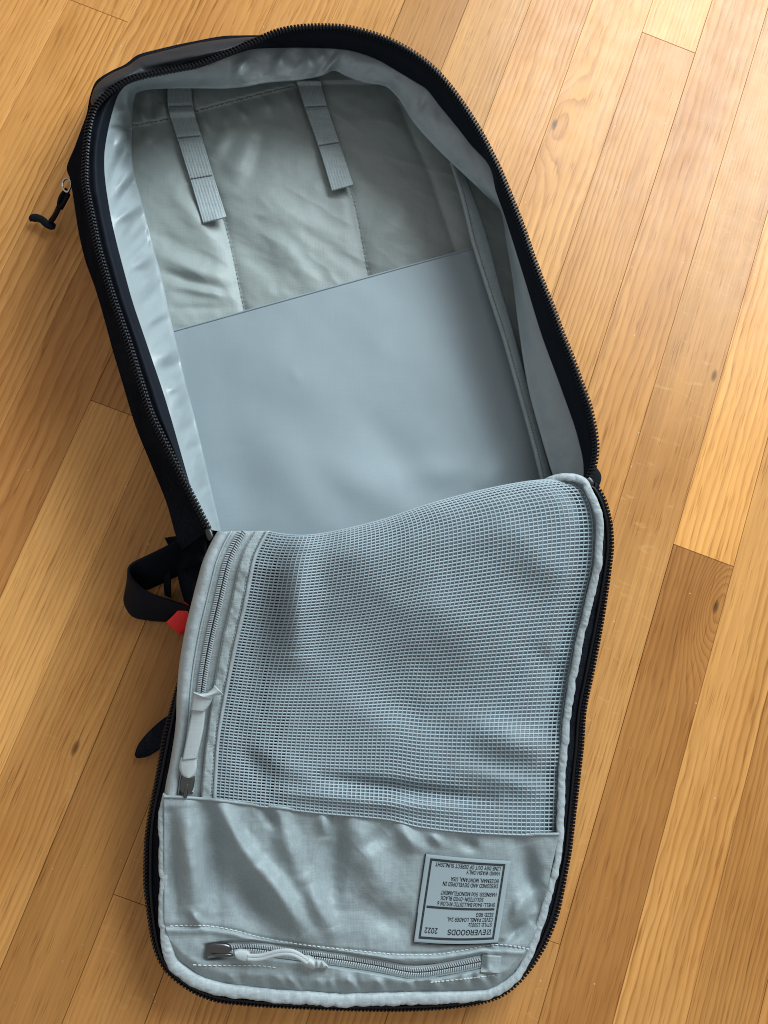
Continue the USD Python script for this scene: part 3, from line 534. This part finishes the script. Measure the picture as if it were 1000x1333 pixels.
part('fold_ridge', tube(strip_line(.275, .0016), .0007, 6), 'binding_fabric', parent=zs)
for s_ in (.21, .735, .915):
    P = strip_line(s_, .0036 if s_ < .3 else .0031); C = along(P, .0026); T, S, U = frames(C)
    part('strip_stitching', bits(C, T * .0008, S * .00025, U * .00025), 'dark_thread', parent=zs, smooth=False, kind='stuff')

# mesh pocket: backing cloth and a real net of yarns over it
NT = [(349, 692), (372, 696), (400, 697), (440, 691), (500, 676), (560, 656), (620, 640), (680, 628), (728, 624)]
NB = [(280, 1043), (342, 1050), (402, 1057), (500, 1066), (550, 1077), (630, 1085), (726, 1087)]
NRt = [(728, 624), (748, 631), (760, 642), (769, 664), (772, 706), (767, 752), (757, 795), (747, 840), (738, 890), (731, 940), (728, 1000), (726, 1087)]
def coons(T, B, L, R, nu, nv):
    T, B, L, R = spl([(a, b, 0) for a, b in T], nu), spl([(a, b, 0) for a, b in B], nu), spl([(a, b, 0) for a, b in L], nv), spl([(a, b, 0) for a, b in R], nv)
    u = np.linspace(0, 1, nu)[None, :, None]; v = np.linspace(0, 1, nv)[:, None, None]
    L = L.copy(); L[0], L[-1] = T[0], B[0]; R = R.copy(); R[0], R[-1] = T[-1], B[-1]
    return (1 - v) * T[None] + v * B[None] + (1 - u) * L[:, None] + u * R[:, None] - ((1 - u) * (1 - v) * T[0] + u * (1 - v) * T[-1] + (1 - u) * v * B[0] + u * v * B[-1])
NETL = ZR[:-1] + [(280, 1043)]
NETF = [(394, 716, 386, 850, 20, .011), (352, 735, 328, 900, 22, -.007), (312, 960, 350, 1020, 16, -.004), (420, 870, 640, 920, 55, -.005), (610, 962, 735, 980, 24, .005), (400, 720, 520, 720, 40, .004), (560, 930, 720, 975, 22, .006), (480, 905, 640, 960, 20, -.004), (420, 1012, 640, 1040, 9, -.006), (360, 1030, 600, 1055, 9, .004), (600, 1000, 720, 1030, 14, .005), (380, 760, 372, 860, 20, .003), (520, 780, 640, 830, 40, .004), (660, 690, 745, 760, 26, .003), (420, 880, 540, 960, 30, .003), (690, 840, 735, 880, 14, -.003), (300, 960, 420, 1020, 16, .003)]
def netz(px, py, u, v):
    puff = .007 * np.sin(np.pi * np.clip(u, 0, 1)) ** .6 - .005 * sstep(.93, 1.0, u)
    return zf(px, py) + .001 + puff + 1.0 * ridges(px, py, NETF) + soft(px, py, 90, .0025, 91)
def curl(Gs, k=8, drop=.034):
    b = np.repeat(Gs[:1], k, 0).copy()
    for j in range(k): a = (k - j) / k; b[j, :, 1] += 12 * a - 1.2 * np.sin(a * np.pi); b[j, :, 2] -= drop * a ** .8
    return np.concatenate([b, Gs])
NU, NV = 76, 80
Gn = coons(NT, NB, NETL, NRt, 229, 277)
un, vn = np.broadcast_to(np.linspace(0, 1, 229)[None], Gn.shape[:2]), np.broadcast_to(np.linspace(0, 1, 277)[:, None], Gn.shape[:2])
Gb = Gn.copy()
gz = netz(Gn[..., 0], Gn[..., 1], un, vn); Gn[..., 2] = gz
deep = (1 - sstep(350, 388, Gb[..., 0] + .05 * (Gb[..., 1] - 740))) * sstep(700, 730, Gb[..., 1])
edge_r = sstep(.90, .99, un)
Gb[..., 2] = gz - .0030 - .055 * deep - .006 * edge_r + ridges(Gb[..., 0], Gb[..., 1], [(385, 720, 372, 840, 14, .006), (460, 760, 600, 860, 40, .003), (540, 960, 700, 1000, 20, -.003)]) + soft(Gb[..., 0], Gb[..., 1], 45, .003, 93)
Gb[..., 2] = np.maximum(np.minimum(Gb[..., 2], gz - .0022), .014)
part('pocket_backing', sheet_mesh(curl(Gb)), 'backing_fabric', label='blue grey cloth behind the mesh pocket')
Gc = curl(Gn)
Wn = at(Gc[..., 0], Gc[..., 1], Gc[..., 2])
yarns = []
def yarn(P, w, h):
    T = np.gradient(P, axis=0); T /= np.linalg.norm(T, axis=1, keepdims=True)
    S = np.cross(T, [0, 0, 1.0]); S /= np.linalg.norm(S, axis=1, keepdims=True); U = np.cross(S, T)
    V = np.stack([P + S * w, P + U * h, P - S * w, P - U * h], 1).reshape(-1, 3)
    return V, tri(grid_faces(len(P), 4, True))
for i in range(0, 229, 3):
    yarns.append(yarn(Wn[:, i][::2], .00046, .0003))
net = []
for j in range(2, Wn.shape[0], 3):
    yarns.append(yarn(Wn[j][::2] - [0, 0, .0001], .00066, .00032))
part('mesh_net', join(yarns), 'net_yarn', kind='stuff', label='pale open mesh net of the flap pocket')

MI = [(718, 634), (738, 650), (752, 672), (756, 710), (750, 752), (740, 795), (730, 840), (722, 890), (716, 940), (714, 1000), (712, 1090)]
MO = [(748, 622), (764, 634), (777, 662), (781, 704), (775, 752), (765, 792), (754, 840), (745, 888), (737, 940), (733, 992), (729, 1092)]
part('flap_margin', slab([(a, b, float(zf(a, b)) - .016) for a, b in MI], [(a, b, float(zf(a, b)) - .001) for a, b in MO], .002, 120, 10), 'backing_fabric')

# lower pocket cloth
PT = [(213, 1036), (250, 1038), (283, 1041), (342, 1048), (402, 1055), (500, 1064), (550, 1075), (630, 1083), (728, 1085)]
PB = [(214, 1212), (222, 1246), (244, 1268), (270, 1281), (300, 1288), (342, 1293), (395, 1297), (450, 1300), (490, 1299), (570, 1297), (628, 1294), (660, 1280), (684, 1252), (704, 1196)]
ST1 = [(220, 1206), (276, 1206), (304, 1211), (342, 1221), (395, 1230), (447, 1236), (510, 1242), (570, 1242), (610, 1236), (632, 1231), (690, 1236)]
ZC = [(270, 1240), (300, 1236), (332, 1235), (395, 1243), (447, 1250), (490, 1257), (530, 1265), (570, 1263), (602, 1257), (626, 1252)]
PF = [(240, 1050, 255, 1180, 16, .006), (222, 1060, 230, 1190, 8, -.003), (270, 1060, 285, 1190, 16, -.006), (282, 1044, 330, 1130, 12, .006), (330, 1120, 400, 1215, 16, .008), (300, 1140, 350, 1205, 22, -.007), (360, 1060, 390, 1140, 14, .005), (345, 1052, 360, 1080, 8, -.004), (400, 1150, 430, 1210, 14, .006), (437, 1060, 430, 1180, 16, -.006), (460, 1070, 500, 1170, 20, .005), (420, 1056, 425, 1090, 9, .004), (480, 1180, 530, 1210, 18, -.004), (520, 1075, 545, 1110, 10, .004), (600, 1090, 620, 1108, 9, -.003), (680, 1100, 700, 1190, 14, -.007), (660, 1200, 705, 1150, 10, .004), (640, 1230, 690, 1200, 9, -.005), (250, 1190, 262, 1205, 6, .003), (500, 1080, 470, 1110, 10, -.003), (560, 1085, 575, 1100, 7, .003)]
for q in range(17):                                # gathers under the lower zipper
    x = 262 + q * 24 + 9 * math.sin(q * 2.3); e = (6 if q < 3 else 11 if q < 14 else 4); k_ = .5 + .5 * math.sin(q * 4.1) ** 2; dx_ = 8 + 9 * math.sin(q * 1.7)
    PF += [(x, 1262 + e + 4 * math.sin(q * 3.1), x + dx_, 1288, 4 + 3 * k_, .0022 * k_), (x + 11, 1264 + e, x + 11 + .6 * dx_, 1290, 4.5, -.0018 * k_)]
def pockz(px, py):
    px, py = np.asarray(px, float), np.asarray(py, float)
    zy = np.interp(px, [p[0] for p in ZC], [p[1] for p in ZC]); dz = py - zy
    sy = np.interp(px, [p[0] for p in ST1], [p[1] for p in ST1])
    inz = sstep(262, 272, px) * (1 - sstep(628, 636, px))
    z = zf(px, py) + .0035
    z -= .0035 * inz * sstep(-12, -8, dz) * (1 - sstep(8, 12, dz))
    z -= .0012 * np.exp(-((py - sy) / 2.2) ** 2)
    z += .0016 * np.exp(-((py - sy - 6) / 4) ** 2) * (1 - inz * sstep(-12, -8, dz))
    lab = sstep(530, 548, px) * (1 - sstep(655, 672, px)) * sstep(1100, 1116, py) * (1 - sstep(1220, 1232, py))
    fold = 1.6 * ridges(px, py, PF) + soft(px, py, 30, .0018, 101) + crumple(px, py, 26, .0007, 103, (1, 2), .3) * (1 + 1.5 * sstep(4, 14, dz))
    return z + fold * (1 - .8 * lab) * (1 - .85 * inz * sstep(-12, -8, dz) * (1 - sstep(8, 12, dz)))
T_, B_ = spl([(a, b, 0) for a, b in PT], 330), spl([(a, b, 0) for a, b in PB], 330)
v = np.linspace(0, 1, 170)[:, None, None]
G = T_[None] * (1 - v) + B_[None] * v; fb = sstep(.90, .985, v[..., 0]); G[..., 2] = pockz(G[..., 0], G[..., 1]) * (1 - fb) + (zf(G[..., 0], G[..., 1]) - .001) * fb
lp = part('lower_pocket', sheet_mesh(G, .0009), 'pocket_fabric', label='wrinkled grey cloth pocket below the mesh')
hem = G[0].copy(); part('pocket_hem', tube(at(hem[:, 0], hem[:, 1] + .8, hem[:, 2] + .0002), .0011, 8), 'pocket_fabric', parent=lp)
part('pocket_stitching', stitch([(a, b, 0) for a, b in ST1], pockz, .0034, .0011, .0003, .0006), 'thread', parent=lp, smooth=False, kind='stuff')
part('pocket_stitching', stitch([(250, 1256, 0), (275, 1257, 0), (330, 1257, 0), (360, 1260, 0)], pockz, .0034, .0011, .0003, .0006), 'thread', parent=lp, smooth=False, kind='stuff')
part('pocket_stitching', stitch([(560, 1279, 0), (590, 1276, 0), (625, 1272, 0), (650, 1268, 0)], pockz, .0034, .0011, .0003, .0006), 'thread', parent=lp, smooth=False, kind='stuff')
zc = spl([(a, b, 0) for a, b in ZC], 160)
t = np.linspace(-8.5, 8.5, 9)
Gz = np.stack([np.broadcast_to(zc[:, None, 0], (160, 9)), zc[:, None, 1] + t[None], np.zeros((160, 9))], -1)
Gz[..., 2] = pockz(Gz[:, 4, 0], Gz[:, 4, 1])[:, None] + .0012
lz = part('lower_zipper_tape', sheet_mesh(Gz, .0006), 'webbing_fabric')
for o in (-3.2, 3.2):
    part('lower_zipper_teeth', teeth(at(zc[:, 0], zc[:, 1] + o, pockz(zc[:, 0], zc[:, 1]) + .0018), .00165, .0013, .0005, .0007, .0004 if o < 0 else -.0004), 'grey_teeth', parent=lz, smooth=False, kind='stuff')
part('zipper_gap', tube(at(zc[:, 0], zc[:, 1], pockz(zc[:, 0], zc[:, 1]) + .0014), .0004, 6), 'label_ink', parent=lz)
part('zipper_end_patch', slab([(628, 1243, .045), (626, 1266, .045)], [(653, 1245, .045), (651, 1268, .045)], .001, 12, 10, .0005, lambda x, y: pockz(x, y) + .0022 - .045), 'pocket_fabric')

# care label with its printing
LC = np.array([[648.5, 1227], [538, 1226], [665, 1121], [555, 1112]], float)   # as read: top left, top right, bottom left, bottom right
def lab_px(u, w):
    u, w = np.asarray(u, float)[..., None], np.asarray(w, float)[..., None]
    p = LC[0] * (1 - u) * (1 - w) + LC[1] * u * (1 - w) + LC[2] * (1 - u) * w + LC[3] * u * w
    p[..., 1] += 2.5 * np.sin(np.pi * u[..., 0]) * (1 - w[..., 0]) + 1.0 * np.sin(np.pi * u[..., 0]) * w[..., 0]
    return p
def labz(p): return zf(p[..., 0], p[..., 1]) + .0054 + .0012 * np.sin((p[..., 0] - 540) / 110 * np.pi)
uu, ww = np.meshgrid(np.linspace(0, 1, 30), np.linspace(0, 1, 30))
lpx = lab_px(uu, ww); Gl = np.concatenate([lpx, labz(lpx)[..., None]], -1)
lab = part('care_label', sheet_mesh(Gl, .0006), 'label_fabric', label='grey printed care label with black frame and lettering')
def on_label(v, lift=.00012):                      # v: n x 2 in label units (u, w)
    p = lab_px(v[:, 0], v[:, 1]); return at(p[:, 0], p[:, 1], labz(p) + lift)
def bar(u0, w0, u1, w1, n=24):
    a, b = np.meshgrid(np.linspace(u0, u1, n), np.linspace(w0, w1, n)); V = on_label(np.stack([a.ravel(), b.ravel()], 1)); return V, tri(grid_faces(n, n))
part('label_frame', join([bar(.055, .04, .945, .068), bar(.055, .932, .945, .96), bar(.055, .07, .08, .93), bar(.92, .07, .945, .93)]), 'label_ink', parent=lab)
e_ = np.array([[538.5 + 1.2 * math.sin(q * .4) * .3 + 16.5 * (1 - q / 29), 1112 + 115 * q / 29, 0] for q in range(30)] + [[538.5 + 110 * q / 29, 1227.5 + 2.6 * math.sin(q / 29 * math.pi), 0] for q in range(1, 30)]); e_[:30, 0] = np.linspace(554.6, 538.2, 30); part('label_edge', tube(at(e_[:, 0], e_[:, 1], zf(e_[:, 0], e_[:, 1]) + .0050), .0006, 6), 'label_ink', parent=lab)  # black tube paints the shadow slit along two edges of the label
part('label_bar', bar(.105, .395, .905, .422), 'label_ink', parent=lab)
def text(s, u, w, h, width, bold=True):
    m = meshkit.text_mesh(s, 1.0, .02, bold); V = np.array(m.vertices); wd = V[:, 0].max() - V[:, 0].min()
    return on_label(np.stack([u + (V[:, 0] - V[:, 0].min()) / wd * width, w - V[:, 1] * h], 1), .00013 + 0), np.array(m.faces)
ln = [('STYLE: 13001z', .105, .245, .045, .31), ('CIVIC PANEL LOADER 24L', .105, .305, .045, .60), ('SIZE: REG', .105, .365, .045, .23),
      ('SHELL: 840d BALLISTIC NYLON 6', .105, .482, .045, .76), ('SOLUTION-DYED BLACK', .25, .545, .045, .565), ('HARNESS: 50d MONOFILAMENT', .105, .607, .045, .735),
      ('DESIGNED AND DEVELOPED IN', .105, .710, .045, .725), ('BOZEMAN, MONTANA, USA', .105, .770, .045, .63), ('HAND WASH ONLY', .105, .862, .045, .44), ('LINE DRY OUT OF DIRECT SUNLIGHT', .105, .922, .045, .86)]
ln = [(a, b if b < .2 else .25, c, d, e * .895) for a, b, c, d, e in ln]
tx = [text('EVERGOODS', .165, .165, .062, .45), text('2022', .735, .172, .062, .15)] + [text(s, u, w, h, wd, True) for s, u, w, h, wd in ln]
# small boxed slash mark before the name
tx += [bar(.105, .100, .150, .108, 4), bar(.105, .157, .150, .165, 4), bar(.105, .108, .112, .157, 4), bar(.143, .108, .150, .157, 4)]
sq = np.array([[.113, .150], [.119, .157], [.143, .116], [.137, .109]]); tx.append((on_label(sq), np.array([[0, 1, 2], [0, 2, 3]])))
part('label_print', join(tx), 'label_ink', parent=lab, smooth=False)

# ------------------------------------------------------------------ zipper pulls, loops and tags
def ball(px, py, z, rx_, ry_, rz_, ang_=0.0):
    m = trimesh.creation.icosphere(3); V = np.array(m.vertices); V = np.sign(V) * np.abs(V) ** .75
    V = V / np.abs(V).max(0) * [rx_, ry_, rz_]; c, s = math.cos(ang_), math.sin(ang_)
    V = V @ np.array([[c, s, 0], [-s, c, 0], [0, 0, 1.0]])
    return V + at(px, py, z), np.array(m.faces)
MM = .00057
def zpk(px, py, o): return [(a, b, float(zf(a, b)) + o) for a, b in zip(px, py)]
# pull on the mesh pocket zipper
sld = part('mesh_pocket_slider', join([ball(244, 1019, float(zf(244, 1019)) + .004, .0050, .0075, .0024, -.12), ball(243, 1028, float(zf(243, 1028)) + .005, .0016, .006, .003, -.12)]), 'gunmetal', label='dark metal slider of the mesh pocket zipper')
part('pull_loop', slab(zpk((236, 233, 237, 244), (986, 998, 1009, 1013), .009), zpk((255, 256, 253, 247), (987, 998, 1009, 1013), .009), .0025, 30, 7, .0010), 'pull_fabric', parent=sld)
part('pull_tab', slab(zpk((250, 246, 241, 237), (924, 945, 970, 990), .0100), zpk((267, 265, 260, 255), (924, 945, 970, 988), .0100), .0022, 40, 9, .0006), 'pull_fabric', parent=sld)
part('pull_knot', slab(zpk((252, 250, 248), (901, 912, 925), .011), zpk((276, 271, 266), (910, 920, 926), .012), .004, 24, 9, .0016), 'pull_fabric', parent=sld)
part('pull_bow', join([slab(zpk((252, 266, 274, 279), (902, 903, 899, 892), .0115), zpk((272, 273, 280, 291), (911, 911, 906, 904), .0125), .0016, 24, 9, .003)]), 'pull_fabric', parent=sld)
# pull on the lower pocket zipper
pz_ = lambda px, py, o: [(a, b, float(pockz(a, b)) + o) for a, b in zip(px, py)]
sl2 = part('lower_pocket_slider', join([ball(285, 1234, float(zf(285, 1234)) + .0065, .0088, .0036, .0022, -.12), ball(290, 1243, float(zf(290, 1243)) + .0065, .0072, .0016, .0018, -.08), ball(272, 1238, float(zf(272, 1238)) + .006, .0026, .0032, .002, 0)]), 'gunmetal', label='dark metal slider of the lower pocket zipper')
part('pull_knot', slab(zpk((305, 312, 320, 325), (1239, 1237, 1238, 1241), .010), zpk((306, 311, 319, 325), (1246, 1250, 1252, 1250), .010), .003, 24, 9, .0009), 'pull_fabric', parent=sl2)
CORD = [(322, 1246, .0), (340, 1246, .001), (360, 1241, .003), (378, 1240, .004), (392, 1246, .003), (400, 1252, .002)]
for o, r_ in ((-2.0, .0015), (2.2, .0015)):
    q = spl([(a, b + o, float(zf(a, b)) + .010 + c) for a, b, c in CORD], 60); part('pull_cord', tube(at(q[:, 0], q[:, 1], q[:, 2]), r_, 10, .7), 'pull_fabric', parent=sl2)
part('pull_knot', slab(zpk((392, 400, 410), (1247, 1246, 1252), .011), zpk((394, 402, 409), (1256, 1260, 1263), .010), .004, 24, 9, .002), 'pull_fabric', parent=sl2)
part('pull_bow', slab(zpk((408, 418, 427), (1251, 1252, 1259), .010), zpk((409, 418, 428), (1262, 1260, 1262), .008), .003, 24, 9, .001, lambda x, y: .0008 * np.sin(x * .9)), 'pull_fabric', parent=sl2)

# side zipper pull at the upper left, hanging over the floor
hz = .03
ring = [(88, 232), (83, 235), (81, 241), (84, 248), (89, 249), (92, 243), (92, 236), (88, 232)]
q = spl([(a, b, 0) for a, b in ring], 40)
sp = part('side_pull_ring', tube(at(q[:, 0], q[:, 1], .045), .0008, 8), 'steel', label='small steel ring of the black side zipper pull')
q = spl([(88, 247, .043), (85, 252, .042), (80, 262, .036), (77, 268, .032)], 30)
for o in (-3.6, 3.6):
    part('pull_cord', tube(at(q[:, 0] + o * np.sin(np.linspace(.25, 2.9, 30)), q[:, 1] + .4 * o, q[:, 2]), .0013, 8), 'black_tape', parent=sp)
part('pull_core', slab([(85, 250, .04), (78, 260, .035), (74, 268, .03)], [(91, 252, .04), (86, 262, .035), (80, 272, .03)], .002, 20, 6, .0008), 'black_shell', parent=sp)
q = spl([(77, 269, .03), (74, 276, .022), (70, 283, .014), (66, 288, .009)], 30); part('pull_cord', tube(at(q[:, 0], q[:, 1], q[:, 2]), .0022, 8), 'black_tape', parent=sp)
q = spl([(71, 291, .006), (66, 294, .0065), (60, 291, .007), (56, 287, .0075), (50, 284, .007), (43, 284, .006), (42, 288, .005)], 50)
part('pull_toggle', tube(at(q[:, 0], q[:, 1], q[:, 2]), np.interp(np.linspace(0, 1, 50), [0, .1, .5, .9, 1], [.0015, .0034, .0032, .0036, .002]), 12, .8), 'black_tape', parent=sp)

# webbing loop with red tag and the strap tip on the left
def ribbon(top, bot, th=.0018, n=60):
    """A band on edge: upper and lower edge polylines (px,py,z), thickness inwards."""
    A, B = spl(top, n), spl(bot, n); PA_, PB_ = at(A[:, 0], A[:, 1], A[:, 2]), at(B[:, 0], B[:, 1], B[:, 2])
    t = np.linspace(0, 1, 7)[None, :, None]; Pn = PA_[:, None] * (1 - t) + PB_[:, None] * t
    du, dv = np.gradient(Pn, axis=0), np.gradient(Pn, axis=1); nn = np.cross(du, dv); nn /= np.maximum(np.linalg.norm(nn, axis=-1, keepdims=True), 1e-12)
    Q = Pn - nn * th; i = np.arange(n * 7).reshape(n, 7); b = np.r_[i[0, :-1], i[:-1, -1], i[-1, :0:-1], i[:0:-1, 0]]; c = np.roll(b, -1); m = n * 7
    f = tri(grid_faces(n, 7))
    return np.vstack([Pn.reshape(-1, 3), Q.reshape(-1, 3)]), np.vstack([f, f[:, ::-1] + m, tri(np.stack([b, b + m, c + m, c], 1))])
lp2 = part('side_strap_loop', ribbon([(250, 690, .052), (232, 705, .052), (205, 719, .050), (182, 730, .048), (171, 737, .046), (169, 744, .044), (176, 756, .038), (190, 768, .032), (210, 777, .03), (236, 785, .03), (250, 790, .03)],
                               [(256, 738, .012), (236, 748, .010), (213, 759, .010), (193, 768, .008), (178, 764, .006), (167, 770, .004), (166, 790, .003), (176, 802, .003), (190, 805, .003), (216, 807, .003), (236, 800, .003)]), 'black_tape', label='black webbing loop at the lower left of the bag')
part('strap_bar', slab([(212, 742, .02), (214, 775, .012)], [(222, 740, .022), (222, 778, .014)], .003, 20, 5), 'black_tape', parent=lp2)
part('red_tag', slab([(240, 783, .026), (232, 794, .022), (216, 810, .014)], [(249, 790, .026), (250, 805, .018), (234, 827, .008)], .0016, 24, 8, .001), 'red_tag', label='small red fabric tag beside the black loop')
part('lower_strap', slab([(214, 700, .03), (225, 725, .022), (236, 770, .02), (246, 800, .02)], [(268, 692, .06), (268, 720, .05), (268, 770, .045), (262, 800, .04)], .004, 40, 12, .004, lambda x, y: soft(x, y, 16, .004, 121)), 'black_shell')
part('strap_buckle', slab([(243, 748, .034), (248, 752, .034)], [(247, 745, .036), (252, 748, .036)], .002, 8, 5, .0005), 'gunmetal')
part('strap_tip', slab([(226, 928, .036), (212, 936, .026), (195, 951, .016), (182, 966, .008), (175, 983, .004)], [(224, 960, .03), (218, 968, .024), (206, 977, .014), (194, 984, .007), (178, 987, .004)], .003, 50, 12, .003), 'black_shell', label='black strap tip poking out beside the flap')
# tab at the right hinge and the sliders at both hinges
part('hinge_tab', slab([(773, 607, .088), (768, 628, .086), (776, 636, .084)], [(777, 609, .086), (783, 621, .084), (779, 634, .083)], .003, 24, 8, .001), 'black_tape', label='black pull tab at the right hinge')
part('main_slider', ball(768, 627, .102, .0024, .0036, .0018, .5), 'dark_metal')
part('main_slider', ball(273, 696, .100, .0024, .0046, .0018, .3), 'dark_metal')
